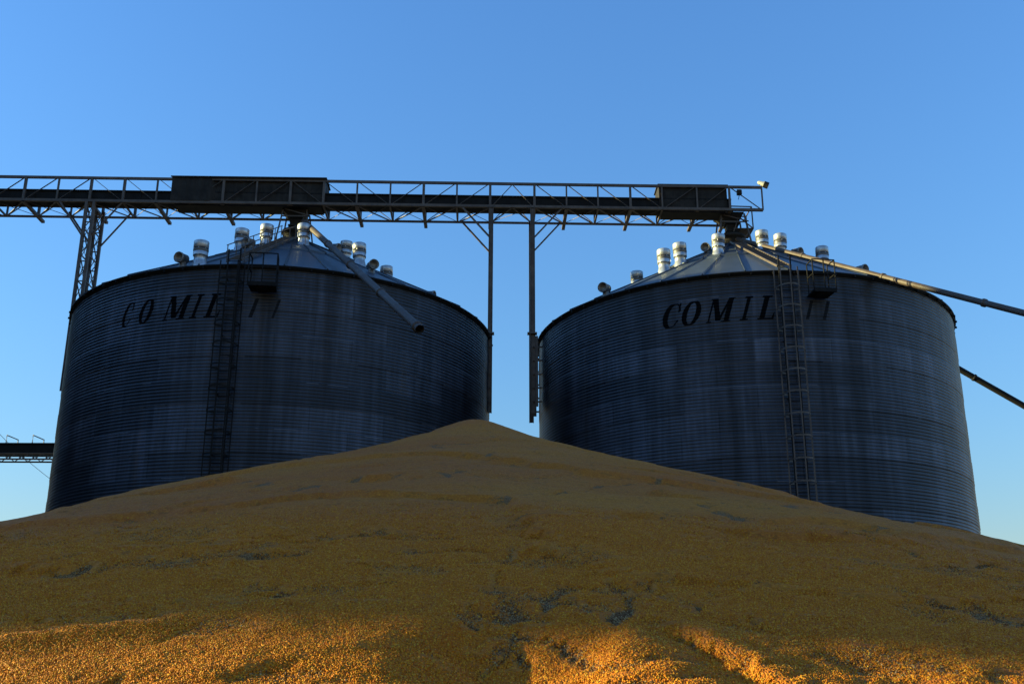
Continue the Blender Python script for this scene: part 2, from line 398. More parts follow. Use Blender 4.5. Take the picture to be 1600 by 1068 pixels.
for i, S in enumerate(SPEC):
    cx, cy = SIL[i]; base = Vector((cx, cy, 0))
    root = empty('grain_silo', base, S['label'], 'silo', 'corrugated grain silos')
    if WALL is None:
        w = wall_mesh().build('wall', M_wall, root); WALL = w.data; rf = roof_mb().build('roof', M_roof, root); RD = rf.data
        ev = MB(); ev.lathe([(R+.03, RIM-.10), (R+.06, RIM-.10), (R+.05, RIM-.03), (R+.11, RIM-.02), (R+.11, RIM+.045), (R-.05, RIM+.06)], 144)
        for k in range(72):
            a = 2*math.pi*(k+.3)/72; p = unit(a)*(R+.1)
            ev.beam(p + Vector((0,0,RIM-.11)), p + Vector((0,0,RIM-.03)), .05, .10, unit(a))
        e = ev.build('eave_ring', M_dark, root); ED = e.data
        cp = MB(); cp.lathe([(.5, APEX-.32), (.5, APEX+.15), (.62, APEX+.17), (.62, APEX+.30), (.3, APEX+.42), (.0, APEX+.43)], 24); c = cp.build('apex_collar', M_cover, root); CD = c.data
    else:
        objs = []
        for nm, d in (('wall', WALL), ('roof', RD), ('eave_ring', ED), ('apex_collar', CD)):
            o = bpy.data.objects.new(nm, d); C.objects.link(o); o.parent = root; objs.append(o)
        rf = objs[1]
    # vents and exhausters stand on the roof
    for (px, py, far) in S['vents']:
        r, a, z = roof_spot(i, px, py, .93, bool(far))
        if vent_src is None:
            v = vent_mb().build('roof_vent', M_galv, rf); vent_src = v
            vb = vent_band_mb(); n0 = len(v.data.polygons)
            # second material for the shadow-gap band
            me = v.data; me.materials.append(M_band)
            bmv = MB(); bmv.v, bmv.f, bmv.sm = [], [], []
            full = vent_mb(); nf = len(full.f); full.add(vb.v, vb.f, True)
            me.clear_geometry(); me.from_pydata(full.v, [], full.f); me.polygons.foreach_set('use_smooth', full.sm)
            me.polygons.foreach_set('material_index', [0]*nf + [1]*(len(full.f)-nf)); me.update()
        else:
            v = vent_src.copy(); C.objects.link(v); v.parent = rf
        v.location = (r*math.cos(a), r*math.sin(a), z); v.rotation_euler = (rng.normal(0, .03), rng.normal(0, .03), rng.uniform(0, 6))
        k = .84*rng.uniform(.95, 1.04); v.scale = (k, k, k*rng.uniform(.97, 1.05))
    for (px, py, far) in S['exh']:
        r, a, z = roof_spot(i, px, py, .60, bool(far))
        if exh_src is None: x = exhaust_mb().build('roof_exhauster', M_hood, rf); exh_src = x
        else: x = exh_src.copy(); C.objects.link(x); x.parent = rf
        x.location = (r*math.cos(a), r*math.sin(a), z); x.scale = (.8, .8, .8); x.rotation_euler = (0, .12, a + rng.uniform(-.3, .3))
    a, _ = wall_angle(i, *S['lad'])
    lad, cage = ladder_mb(i, a, RIM - .3)
    lo = lad.build('ladder', M_dark, root, base); cage.build('safety_cage', M_dark if i == 0 else M_frame, lo, base)  # right cage in lighter steel: its sunlit look is put into the colour
    a0, zp = wall_angle(i, *S['plat'][0]); a1, _ = wall_angle(i, *S['plat'][1])
    fl, rail = platform_mb(i, min(a0, a1), max(a0, a1), RIM - .95)
    po = fl.build('platform', M_dark, root, base); rail.build('handrail', M_dark, po, base)
    # roof ladder up the cone above the wall ladder
    rl = MB(); ur = unit(a); ut = Vector((-ur.y, ur.x, 0)); o = base
    for s in (-.25, .25):
        rl.beam(o + ut*s + ur*(R+.1) + Vector((0,0,APEX-(R+.1)*SL+.16)), o + ut*s + ur*.8 + Vector((0,0,APEX-.8*SL+.16)), .05, .08)
        if i == 0:
            rl.poly([o + ut*s*1.3 + ur*(R+.1) + Vector((0,0,APEX-(R+.1)*SL+.75)), o + ut*s*1.3 + ur*1.2 + Vector((0,0,APEX-1.2*SL+.75))], .02, 6)
            for q in range(8):
                rr = R - q*1.1; rl.beam(o + ut*s*1.3 + ur*rr + Vector((0,0,APEX-rr*SL+.05)), o + ut*s*1.3 + ur*rr + Vector((0,0,APEX-rr*SL+.75)), .03)
    rr = R
    while rr > 1:
        rl.beam(o - ut*.25 + ur*rr + Vector((0,0,APEX-rr*SL+.17)), o + ut*.25 + ur*rr + Vector((0,0,APEX-rr*SL+.17)), .04, .03); rr -= .34
    rl.build('roof_ladder', M_frame, root, base)
    zc = wall_angle(i, LETZ[i][1], LETZ[i][0])[1]
    letters(i, S['text'], zc - .46, zc + .46, root)

# ------------------------------------------------------------------ conveyor gallery
rowk = (SIL[1][1]-SIL[0][1])/(SIL[1][0]-SIL[0][0])
UX = Vector((1, rowk, 0)).normalized(); VX = Vector((-UX.y, UX.x, 0))     # along and across the gallery
GW = .88
def row_pt(px, py, v):                    # photo ray with the vertical plane v metres behind the silo axis
    d = ray(px, py); o = Vector((SIL[0][0], SIL[0][1], 0)) + VX*v
    n = VX; t = (o - Vector((0,0,CAMZ))).dot(n)/d.dot(n)
    return Vector((0,0,CAMZ)) + d*t
def s_of(p): return (p - Vector((SIL[0][0], SIL[0][1], p.z))).dot(UX)
def W(s, v, z): return Vector((SIL[0][0], SIL[0][1], 0)) + UX*s + VX*v + Vector((0,0,z))
_tl, _tr = row_pt(0, 276, -GW), row_pt(1190, 293, -GW)
_bl, _br = row_pt(141, 313, -GW), row_pt(1139, 328, -GW)
sa, sb = s_of(_tl), s_of(_tr)
def ztop(s): return _tl.z + (_tr.z-_tl.z)*(s-sa)/(sb-sa)
_s1, _s2 = s_of(_bl), s_of(_br)
GH = ((ztop(_s1)-_bl.z) + (ztop(_s2)-_br.z))/2
def zbot(s): return ztop(s) - GH
print('gallery', _tl, _tr, _bl, _br, 'GH', GH, 'apex', APEX)
gpos = W(s_of(row_pt(766, 300, -GW)), 0, 0)
gal = empty('conveyor_gallery', gpos, 'long steel truss conveyor gallery crossing above both silos, with two sheet covers', 'conveyor')
node_px = [-114, -64, -13, 38, 90, 141.5, 193.5, 245, 297, 349, 401, 454, 506, 558, 610, 662, 714, 766, 835, 885, 934, 984.5, 1034, 1088.5, 1139, 1190]
nodes = [s_of(row_pt(px, 300, -GW)) for px in node_px]
# diagonal direction per panel: '/' rises to the right
dirs = ['\\','\\','/','/','/','\\','\\','\\','/','/','/','\\','\\','\\','/','/','/','A','\\','\\','\\','\\','/','/','\\']
for v in (-GW, GW):
    t = MB(); sgn = -1 if v < 0 else 1
    s0, s1 = nodes[0], nodes[-1]
    s1v = s1 if v < 0 else nodes[-2]
    t.angle(W(s0, v, ztop(s0)), W(s1v, v, ztop(s1v)), .11, .016, flip=sgn)
    t.angle(W(s0, v, zbot(s0)), W(s1v, v, zbot(s1v)), .12, .018, flip=sgn)
    for k, s in enumerate(nodes):
        if s > s1v + .01: continue
        wv = .11 if k in (5, 11, 17, 18, 24) or k % 3 == 0 else .075
        t.angle(W(s, v, zbot(s)), W(s, v, ztop(s)), wv, .014, (0, 1, 0))
    for k, dch in enumerate(dirs):
        a, b = nodes[k], nodes[k+1]
        if b > s1v + .01: continue
        e = .06*(b-a)
        if dch == '/': t.beam(W(a+e, v, zbot(a)+.04), W(b-e, v, ztop(b)-.04), .065, .02)
        elif dch == '\\': t.beam(W(a+e, v, ztop(a)-.04), W(b-e, v, zbot(b)+.04), .065, .02)
        else:
            m = (a+b)/2
            t.beam(W(a+e, v, zbot(a)+.04), W(m, v, ztop(m)-.03), .07, .02); t.beam(W(m, v, ztop(m)-.03), W(b-e, v, zbot(b)+.04), .07, .02)
    t.build('side_truss', M_frame, gal, gpos)
# floor bracing: crossbeams (one part each) and flat diagonals
br = MB()
for k, s in enumerate(nodes[:-1]):
    b = MB(); long = (k % 2 == 1) or k in (17, 18, 24)
    b.beam(W(s, -GW, zbot(s)-.03), W(s, GW + (.62 if long else .05), zbot(s)-.03), .15 if long else .08, .12 if long else .07)
    b.build('crossbeam', M_frame, gal, gpos)
for k, dch in enumerate(dirs[:-1]):
    a, b = nodes[k], nodes[k+1]
    m = (a+b)/2; z = zbot(m) - .06
    if dch == 'A':
        br.beam(W(a, GW, z), W(m, -GW, z), .07, .03); br.beam(W(m, -GW, z), W(b, GW, z), .07, .03)
    elif dch == '/': br.beam(W(a, GW, z), W(b, -GW, z), .07, .03)
    else: br.beam(W(b, GW, z), W(a, -GW, z), .07, .03)
    br.beam(W(a, -GW if dch == '/' else GW, z+.05), W(b, GW if dch == '/' else -GW, z+.05), .02, .02)
br.build('floor_bracing', M_frame, gal, gpos)
# closed belt trough lying on the floor between the trusses
tr = MB(); s0, s1 = nodes[0], nodes[24] + .1
def slab(mb, s0, s1, v0, v1, z0f, z1f, ez=0):
    vs = [W(s, v, zf(s)) for zf in (z0f, z1f) for s in (s0, s1) for v in (v0, v1)]
    mb.add(vs, [(0,1,3,2), (4,6,7,5), (0,4,5,1), (2,3,7,6), (1,5,7,3), (0,2,6,4)])
slab(tr, s0, s1, -GW+.12, -.02, lambda s: zbot(s)+.03, lambda s: zbot(s)+.56)
slab(tr, s0, s1, -GW+.06, -GW+.118, lambda s: zbot(s)+.52, lambda s: zbot(s)+.58)
s = s0
while s < s1:
    tr.beam(W(s, -GW+.1, zbot(s)+.03), W(s, -GW+.1, zbot(s)+.56), .05, .03); s += 2.4
tr.build('belt_trough', M_dark, gal, gpos)
def cover(pxa, pxb, top_px, proud_px=None):
    a, b = s_of(row_pt(pxa, 300, -GW)), s_of(row_pt(pxb, 300, -GW)); mb = MB()
    zt = ztop((a+b)/2) + .11
    # ribbed sheet box with a shallow pitched lid
    n = int((b-a)/.16); v0, v1 = -GW+.06, .30
    vs = []
    for side in (v0, v1):
        for k in range(n+1):
            s = a + (b-a)*k/n; dv = (.018 if k % 2 else 0)*(1 if side < 0 else -1)
            vv = side + dv
            if proud_px is not None and side < 0 and s < proud_px: vv = -GW - .09 + dv
            vs += [W(s, vv, zbot(s)+.05), W(s, vv, zt)]
    for base in (0, 2*(n+1)):
        for k in range(n):
            i = base + 2*k; f = (i, i+2, i+3, i+1); mb.f.append(tuple(f)); mb.sm.append(False)
    mb.v += [tuple(v) for v in vs]
    for s in (a, b):
        vv = -GW-.09 if (proud_px is not None and s == a) else v0
        mb.add([W(s, vv, zbot(s)+.05), W(s, v1, zbot(s)+.05), W(s, v1, zt), W(s, vv, zt)], [(0,1,2,3)])
    va = -GW-.13 if proud_px is not None else v0-.05
    mb.add([W(a-.06, va, zt+.003), W(b+.06, va, zt+.003), W(b+.06, -.25, zt+.07), W(a-.06, -.25, zt+.07), W(a-.06, v1+.05, zt+.003), W(b+.06, v1+.05, zt+.003)], [(0,1,2,3), (3,2,5,4), (0,3,4), (1,5,2)])
    mb.beam(W(a-.06, va, zt-.02), W(b+.06, va, zt-.02), .03, .06)
    c = mb.build('cover', M_cover, gal, gpos)
    sk = MB(); slab(sk, a+.15, b-.15, v0+.05, .12, lambda s: zbot(s)-.10, lambda s: zbot(s)+.02)
    sk.build('cover_skirt', M_dark, c, gpos)
cover(268, 508, 280, s_of(row_pt(332, 300, -GW)))
cover(1030, 1136, 290)

# right end: service platform hung below the gallery end, its rail and braces
e0 = nodes[24]; e1 = nodes[25]
pf = MB()
q = [row_pt(1139, 322, -.35), row_pt(1174, 323, -.35), row_pt(1177, 357, -.35), row_pt(1146, 357, -.35)]
zz = q[2].z
for v in (-.35, .75):
    def Q(i): return W(s_of(q[i]), v, q[i].z)
    for p_, r_ in ((Q(0), Q(1)), (Q(1), Q(2)), (Q(3), Q(2)), (Q(0) + Vector((0,0,-.15)), Q(2))): pf.poly([p_, r_], .032, 8)
    pf.poly([W(s_of(q[0])+.45, v, zbot(e0)), W(s_of(q[3]), v, q[3].z - .15)], .03, 8)
pf.beam(W(s_of(q[3]), .2, zz), W(s_of(q[2]), .2, zz), 1.1, .03)
for i in (1, 2): pf.poly([W(s_of(q[i]), -.35, q[i].z), W(s_of(q[i]), .75, q[i].z)], .03, 8)
pf.poly([W(s_of(q[2])-.05, -.3, zz), W(s_of(q[2])-.8, -.3, zz-.9)], .02, 6)
pf.build('service_platform', M_frame, gal, gpos)

def chute(i, px, gal):                     # drop chute from the gallery into the silo's apex collar
    cx, cy = SIL[i]; mb = MB(); s = s_of(Vector((cx, cy, 0)))
    z0 = zbot(s) + .05; z1 = APEX + .35
    def ring(zc, a, b, ss): return [W(ss-a, -b, zc), W(ss+a, -b, zc), W(ss+a, b, zc), W(ss-a, b, zc)]
    lv = [(z0, .62, .55, s-.1), (z0-.45*(z0-z1), .26, .26, s), (z1+.18*(z0-z1), .24, .24, s), (z1, .34, .34, s)]
    vs = [p for l in lv for p in ring(*l)]
    mb.add(vs, [(r*4+k, r*4+(k+1) % 4, r*4+4+(k+1) % 4, r*4+4+k) for r in range(3) for k in range(4)])
    for l in lv[1:3]:
        P = ring(l[0], l[1]+.05, l[2]+.05, l[3])
        for k in range(4): mb.beam(P[k], P[(k+1) % 4], .05, .07)
    c = mb.build('drop_chute', M_cover, gal, gpos)
    st = MB()
    for (ds, dv) in ((-.75, -.45), (.75, -.45), (.75, .45), (-.75, .45)):
        st.angle(W(s+ds*.7, dv, zbot(s)), W(s+ds, dv*1.5, APEX - .8*SL + .05), .07, .012, (0,1,0))
    st.beam(W(s-.62, -.55, (z0+z1)/2), W(s+.62, -.55, (z0+z1)/2), .05); st.beam(W(s-.6, -.5, z0-.1), W(s+.68, -.62, (z0+z1)/2), .04)
    st.build('chute_stand', M_frame, gal, gpos)
    return s
chute(0, 455, gal); chute(1, 1148, gal)

# floodlight and junction box at the gallery end
pl = row_pt(1190, 292, -GW)
fl = empty('floodlight', pl, 'small beige floodlight on the right end of the conveyor gallery top rail', 'floodlight')
m = MB(); m.poly([pl, pl + Vector((0,0,.14))], .03, 8); m.beam(pl + Vector((-.12,0,.12)), pl + Vector((.12,0,.12)), .04, .03); m.build('bracket', M_frame, fl, pl)
m = MB(); d = Vector((.9, -.1, -.42)).normalized(); c0 = pl + Vector((-.17, 0, .25))
m.poly([c0, c0 + d*.05, c0 + d*.22, c0 + d*.30, c0 + d*.31], [.05, .085, .10, .15, .15], 16); m.build('housing', M_lamp, fl, pl)
m = MB(); m.poly([c0 + d*.305, c0 + d*.52], [.155, .155], 16, True); m.build('visor', M_cover, fl, pl)
pj = row_pt(1155, 301, -GW)
jb = MB(); jb.box(pj, (.22, .16, .22)); jb.box(pj + Vector((0, -.09, 0)), (.17, .025, .17)); jb.poly([pj + Vector((0,0,-.1)), pj + Vector((-.06, 0, -.35))], .015, 6); jb.beam(pj + Vector((-.1,0,.13)), pj + Vector((.1,0,.13)), .05, .05)
tag(jb.build('junction_box', M_cover, None, pj), 'small dark square electrical box hung under the gallery rail at its right end', 'electrical box')

# ------------------------------------------------------------------ gallery supports between the silos
def bent(px_top, side, label):
    n_top = row_pt(px_top, 326, -GW); s = s_of(n_top)
    f = empty('support_bent', W(s, 0, 0), label, 'steel post', 'posts under the conveyor between the silos')
    loc = W(s, 0, 0)
    zb = row_pt(px_top, 645, -GW).z
    for v in (-GW, GW):
        p = MB(); z0 = zb if v < 0 else zb + (.7 if side < 0 else 0)
        for dx in (-.095, .095): p.beam(W(s+dx, v, z0), W(s+dx, v, zbot(s)+.02), .016, .15, (0,1,0))
        p.beam(W(s, v, z0), W(s, v, zbot(s)+.02), .174, .014, (0,1,0))
        h = z0
        for zf in (row_pt(px_top, 521, v).z,): p.box(W(s, v, zf), (.36, .30, .06))
        po = p.build('post', M_frame, f, loc)
        # bracket channel bolted to the silo wall
        b = MB(); zt = row_pt(px_top, 525, v).z
        b.beam(W(s + side*.16, v, z0+.3), W(s + side*.16, v, zt), .13, .10, (0,1,0))
        hh = z0 + .5
        while hh < zt:
            b.poly([W(s+.02, v-.085, hh), W(s+.02, v-.125, hh)], .028, 6); b.beam(W(s, v-.03, hh), W(s + side*.42, v-.03, hh), .05, .07); hh += .62
        b.build('wall_bracket', M_frame, po, loc)
        k = MB(); se = s + side*1.36
        k.angle(W(s + side*.08, v, zbot(s)-1.5), W(se, v, zbot(se)-.02), .075, .014); k.build('knee_brace', M_frame, f, loc)
bent(767.5, -1, 'left dark steel post pair with knee braces carrying the conveyor beside the left silo')
bent(832, 1, 'right dark steel post pair with knee braces carrying the conveyor beside the right silo')

# lattice tower left of the left silo
nl = row_pt(134, 330, -GW); nr = row_pt(143, 335, -GW)
st = s_of(nl); tw = .34
lt = empty('lattice_tower', W(st+tw/2, 0, 0), 'four legged lattice steel tower holding the conveyor left of the left silo', 'tower')
tl = W(st+tw/2, 0, 0)
zb = row_pt(96, 611, -GW).z
corners = [(st, -GW), (st+tw, -GW), (st+tw, .35), (st, .35)]
for (s, v) in corners:
    m = MB(); m.angle(W(s, v, zb), W(s, v, zbot(s)), .13, .02, (0,1,0)); m.build('leg', M_frame, lt, tl)
for k in range(4):
    (s0, v0), (s1, v1) = corners[k], corners[(k+1) % 4]; m = MB(); z = zbot(st) - .1; stp = .95 if k % 2 == 0 else 1.25; fl_ = 0
    while z - stp > zb:
        m.beam(W(s0, v0, z), W(s1, v1, z - stp), .05, .014); m.beam(W(s1, v1, z), W(s0, v0, z - stp), .05, .014)
        m.beam(W(s0, v0, z-stp), W(s1, v1, z-stp), .045, .045); z -= stp
    m.build('lattice_bracing', M_frame, lt, tl)
for v in (-GW, .35):
    for s, sd in ((st, -1), (st+tw, 1)):
        m = MB(); se = s + sd*1.25; m.angle(W(s, v, zbot(s)-1.75), W(se, v, zbot(se)-.02), .085, .014); m.build('knee_brace', M_frame, lt, tl)

# ------------------------------------------------------------------ discharge pipes
def pipe_dir(p0, px, py, slope):          # point on the photo ray where a pipe of that fall from p0 arrives
    best = None
    for Y in np.linspace(18, 60, 841):
        p = at(px, py, Y); h = math.hypot(p.x-p0.x, p.y-p0.y)
        e = abs((p0.z-p.z)/max(h, .1) - math.tan(rad(slope)))
        if best is None or e < best[0]: best = (e, p)
    return best[1]
def pipe(name, p0, p1, r, label, joints, M_pipe=M_pipe):
    root = empty(name, p0, label, 'pipe', 'grain pipes'); m = MB(); d = (p1-p0).normalized(); L = (p1-p0).length
    n = 14; m.poly([p0 + d*L*k/n for k in range(n+1)], r, 18, False)
    m.poly([p1 + d*.001, p1 - d*.5], r*.93, 18, False); m.build('tube', M_pipe, root, p0)
    h = MB(); h.poly([p1 - d*.48, p1 - d*.5], r*.92, 18); h.build('bore_shade_disc', M_hollow, root, p0)  # black disc set inside the mouth in place of the bore's shade
    for t in joints:
        c = MB(); c.poly([p0 + d*(L*t-.07), p0 + d*(L*t-.05), p0 + d*(L*t+.05), p0 + d*(L*t+.07)], [r, r+.035, r+.035, r], 18, False); c.build('clamp_collar', M_pipe, root, p0)
    return root
c0 = Vector((SIL[0][0], SIL[0][1], APEX)); c1 = Vector((SIL[1][0], SIL[1][1], APEX))
pA = c0 + Vector((.45, -.5, .62)); pB = pipe_dir(pA, 656, 514, 31.0)
print('pipe end', pB, 'len', (pB-pA).length)
pipe('discharge_pipe', pA, pB, .128, 'rusty open ended pipe running down from the left silo roof over its rim', (.03, .30, .52, .76, .985))
pC = row_pt(1152, 374, -.45); pD = pipe_dir(pC, 1600, 489, 29.5); pD = pC + (pD-pC)*1.5
print('pipe2', pC, pD)
pipe('discharge_pipe', pC, pD, .108, 'long rusty pipe running from the right silo top down over its roof to the right', (.02, .2, .4, .6, .8))
pE = at(1440, 543, 57.5); pG = at(1720, 702, 57.5)
pipe('discharge_pipe', pE, pG, .165, 'dark pipe sloping down to the right from behind the right silo', (.3, .62), M_dark)

# ------------------------------------------------------------------ far conveyor behind the left silo
YR = 74.0
z1 = at(40, 694, YR).z; z2 = at(40, 709, YR).z; z3 = at(40, 719, YR).z; xr = at(130, 700, YR).x; xl = at(-260, 700, YR).x
rc_p = Vector((at(40, 700, YR).x, YR, 0))
rc = empty('far_conveyor', rc_p, 'low dark horizontal conveyor bridge behind the left silo at the left', 'conveyor')
m = MB(); m.box(((xl+xr)/2, YR, (z1+z2)/2), (xr-xl, 1.0, z1-z2)); m.beam((xl, YR-.53, z1-.05), (xr, YR-.53, z1-.05), .05, .1); m.build('belt_trough', M_dark, rc, rc_p)
for v in (-.5, .5):
    m = MB(); m.beam((xl, YR+v, z3), (xr, YR+v, z3), .1); m.beam((xl, YR+v, z2-.05), (xr, YR+v, z2-.05), .08); x = xl; k = 0
    while x < xr - .5:
        m.beam((x, YR+v, z3 if k % 2 else z2-.06), (x+.46, YR+v, z2-.06 if k % 2 else z3), .05); x += .46; k += 1
    m.build('side_truss', M_frame, rc, rc_p)
for px in (9, 50, -42, 92):
    a = at(px, 694, YR-.5); b = at(px+2, 679.5, YR-.5); c = at(px+14, 686, YR+.5); e = at(px+14, 694, YR+.5)
    m = MB(); m.poly([Vector((a.x, YR-.5, z1)), Vector((a.x, YR-.5, b.z)), Vector((a.x+.35, YR+.5, b.z-.1)), Vector((a.x+.35, YR+.5, z1))], .04, 8); m.build('guard_frame', M_frame, rc, rc_p)
cb = MB(); A_ = at(-60, 610, 82); B_ = at(100, 764, 82)
cb.poly([A_ + (B_-A_)*(k/16) - Vector((0,0,.5*math.sin(math.pi*k/16))) for k in range(17)], .018, 6)
tag(cb.build('guy_cable', M_dark, None, A_), 'thin dark cable slanting down behind the far conveyor at the left edge', 'cable')

# ------------------------------------------------------------------ grain pile
def perlin(x, y, seed):
    r = np.random.default_rng(seed); P = r.permutation(512); P = np.concatenate([P, P]); ga = r.uniform(0, 2*np.pi, 512)
    xi = np.floor(x).astype(int); yi = np.floor(y).astype(int); xf = x-xi; yf = y-yi
    u = xf**3*(xf*(xf*6-15)+10); v = yf**3*(yf*(yf*6-15)+10)
    def gr(i, j, dx, dy):
        h = ga[P[(P[(xi+i) & 511] + yi + j) & 511]]; return np.cos(h)*dx + np.sin(h)*dy
    a = gr(0,0,xf,yf); b = gr(1,0,xf-1,yf); c = gr(0,1,xf,yf-1); d = gr(1,1,xf-1,yf-1)
    return (a+(b-a)*u) + ((c+(d-c)*u) - (a+(b-a)*u))*v
def fbm(x, y, seed, o=4, gain=.5):
    t = 0; a = 1
    for k in range(o): t = t + a*perlin(x*2**k, y*2**k, seed+k); a *= gain
    return t
PD = 16.5; ap = at(742, 656, PD); PX, PH = ap.x, ap.z
def smooth(e0, e1, x):
    t = np.clip((x-e0)/(e1-e0), 0, 1); return t*t*(3-2*t)
def pile_h(x, y):
    wx = x + .5*fbm(x*.25, y*.25, 11, 2); wy = y + .5*fbm(x*.25, y*.25, 21, 2)
    r = np.hypot(x-PX, y-PD); a = .3
    q = np.sqrt(r*r+a*a)-a; z = PH - .315*q - .245*(1-np.exp(-q))
    near = 1 - smooth(5.2, 7.5, y)
    k = smooth(0, 4, r)*(1 - .8*near)
    z = z + k*(.055*fbm(wx*.30, wy*.40, 3, 3))
    z = z + k*.035*np.abs(fbm(wx*.5, wy*.8, 5, 3))
    # slumped lobes
    n = fbm(wx*.35, wy*.6, 8, 3); z = z + k*.05*smooth(.02, .10, n)
    z = z + .012*fbm(x*2.2, y*2.2, 31, 4)
    # foreground: broad mound on the left, a scooped hollow, then low oblique ridges
    z = z + near*FG(x, y)
    z = z - .024*np.maximum(np.abs(x-PX) - 3.5, 0)
    # steeper toe below the eye, so the heap ends before the camera
    z = np.where(z < 1.35, 1.35 + (z-1.35)*1.6, z)
    return z
def FG(x, y):
    z = .03*np.exp(-(((x+1.0)/1.2)**2 + ((y-4.9)/1.0)**2))
    z = z - .12*np.exp(-(((x+.06)/.27)**2 + ((y-4.35)/.72)**2))*(1 + .5*fbm(x*3, y*3, 41, 2))
    z = z + .045*np.exp(-(((y - 4.80 - .38*(x+1.75))/.13)**2))*smooth(-1.25, -1.75, x)*smooth(-4, -2.5, x)
    for pts, h, wl, wr, tail in (([(.27, 5.25), (.37, 4.93), (.29, 4.74), (.2, 4.0)], .022, .20, .20, .50), ([(.60, 5.2), (.69, 5.0), (.90, 4.41), (1.05, 3.9)], .028, .16, .09, .40), ([(1.02, 5.4), (1.15, 5.16), (1.50, 4.5), (1.8, 3.9)], .020, .28, .20, .8)):
        best = None
        for (x0, y0), (x1, y1) in zip(pts, pts[1:]):
            dx, dy = x1-x0, y1-y0; L = math.hypot(dx, dy); t = np.clip(((x-x0)*dx+(y-y0)*dy)/(L*L), 0, 1)
            dist = np.hypot(x-x0-t*dx, y-y0-t*dy); sg = np.sign(-((x-x0)*dy-(y-y0)*dx))
            if best is None: best, sd_ = dist, sg
            else: sd_ = np.where(dist < best, sg, sd_); best = np.minimum(dist, best)
        d = best*sd_ + .03*fbm(x*4, y*4, 47, 2)
        left = -np.exp(-(d/wl)**2) + .55*np.exp(-((d+2*wl)/(wl*1.1))**2)
        right = (-1 + 1.75*smooth(0, wr, d))*np.exp(-np.maximum(d-wr, 0)/tail)
        z = z + h*np.where(d < 0, left, right)*smooth(pts[0][1] + .15, pts[1][1] - .15, y)
    z = z + .010*fbm(x*2.6 + y*1.2, y*3.4, 101, 4, .55) + .006*np.abs(fbm(x*5, y*6, 111, 3))
    return z
# grid: rows get coarser away from the camera side, columns follow the row width
def graded(a, b, s0, grow):
    out = [a]; s = s0
    while out[-1] < b: out.append(out[-1]+s); s *= grow
    return np.array(out)
ys = graded(.45, 39, .012, 1.0058)
us = np.linspace(-1, 1, 761); us = np.sign(us)*(np.abs(us)*.55 + np.abs(us)**3*.45)
NY, NX = len(ys), len(us)
half = np.minimum(6 + ys*1.5, 27)
YY = np.repeat(ys[:, None], NX, 1); XX = us[None, :]*half[:, None]
ZZ = pile_h(XX, YY)
rr = np.hypot(XX-PX, YY-PD)
lo = -.3
ZZ = np.maximum(ZZ, lo)
# chaff and broken-cob streaks lying on the surface (their own colour, not shade)
def surf(px, py):
    d = ray(px, py); t = 2.5; o = Vector((0,0,CAMZ))
    while t < 40:
        p = o + d*t; h = float(pile_h(np.array([p.x]), np.array([p.y]))[0])
        if p.z < h: return p
        t += .05
    return o + d*18
STRK = [([(500,838),(525,840),(560,834),(592,829)],.10,1),([(592,829),(650,838),(700,842)],.06,.5),([(90,896),(135,891)],.05,.9),([(160,890),(240,880),(330,866),(480,862)],.07,.7),
 ([(440,765),(500,757),(560,747),(640,732)],.07,.55),([(850,771),(880,768),(960,757),(1045,747)],.07,.85),([(735,788),(760,784),(795,779)],.08,.6),([(640,800),(690,796)],.06,.5),
 ([(958,922),(975,928),(968,955),(960,964)],.11,1),([(1000,912),(1050,905)],.05,.6),([(1020,924),(1055,935),(1095,952)],.08,1),([(850,948),(890,943),(915,952)],.08,.9),
 ([(1465,945),(1510,952),(1555,962),(1610,975)],.13,1),([(1480,884),(1545,882),(1610,892)],.09,.8),([(1370,848),(1400,853),(1425,862)],.10,.6),([(1350,826),(1385,830)],.08,.5),
 ([(740,952),(775,970),(800,990),(790,1030),(760,1052)],.06,.75),([(805,855),(782,885),(765,930)],.06,.45),([(1180,972),(1215,985)],.04,.6),([(620,860),(700,862),(780,858)],.06,.5),
 ([(340,930),(430,922)],.05,.5),([(700,690),(720,684)],.1,.4),([(1090,790),(1150,783)],.08,.45),([(770,1020),(800,1010),(830,1040)],.08,.6),([(1060,760),(1100,765)],.08,.5)]
mask = np.zeros_like(XX)
brk = fbm(XX*3.1, YY*3.1, 71, 4, .65); wob_x = (.03+.006*YY)*fbm(XX*2.1, YY*2.1, 81, 3); wob_y = (.05+.01*YY)*fbm(XX*2.1, YY*2.1, 91, 3)
for pts, w, k in STRK:
    P = [surf(*p) for p in pts]
    for p, q in zip(P, P[1:]):
        dx, dy = q.x-p.x, q.y-p.y; ww = w*(.20 + p.y*.03)
        t = np.clip(((XX+wob_x-p.x)*dx + (YY+wob_y-p.y)*dy)/(dx*dx+dy*dy+1e-9), 0, 1)
        d = np.hypot(XX+wob_x-p.x-t*dx, (YY+wob_y-p.y-t*dy)*.24)
        mask = np.maximum(mask, k*np.clip(1.25 - d/ww, 0, 1))
mask = np.clip(mask*1.0 + mask*brk*1.6, 0, 1)
gen = np.clip(fbm(XX*.9, YY*1.5, 55, 5, .6)*2.4 - .70, 0, .38)
wu = XX + .35*fbm(XX*.8, YY*.8, 121, 3); wv = YY + .5*fbm(XX*.8, YY*.8, 131, 3)
ril = fbm(wu*.38, wv*.75, 141, 3, .5); patch = smooth(-.22, .16, fbm(XX*.45, YY*.5, 151, 3))
rill = np.clip(1.15 - np.abs(ril)/(.016 + .0042*YY), 0, 1)*patch*np.clip(.85 + brk*1.1, 0, 1)*.85
ril2 = fbm(wu*.8 + 9, wv*1.3, 161, 3, .5)
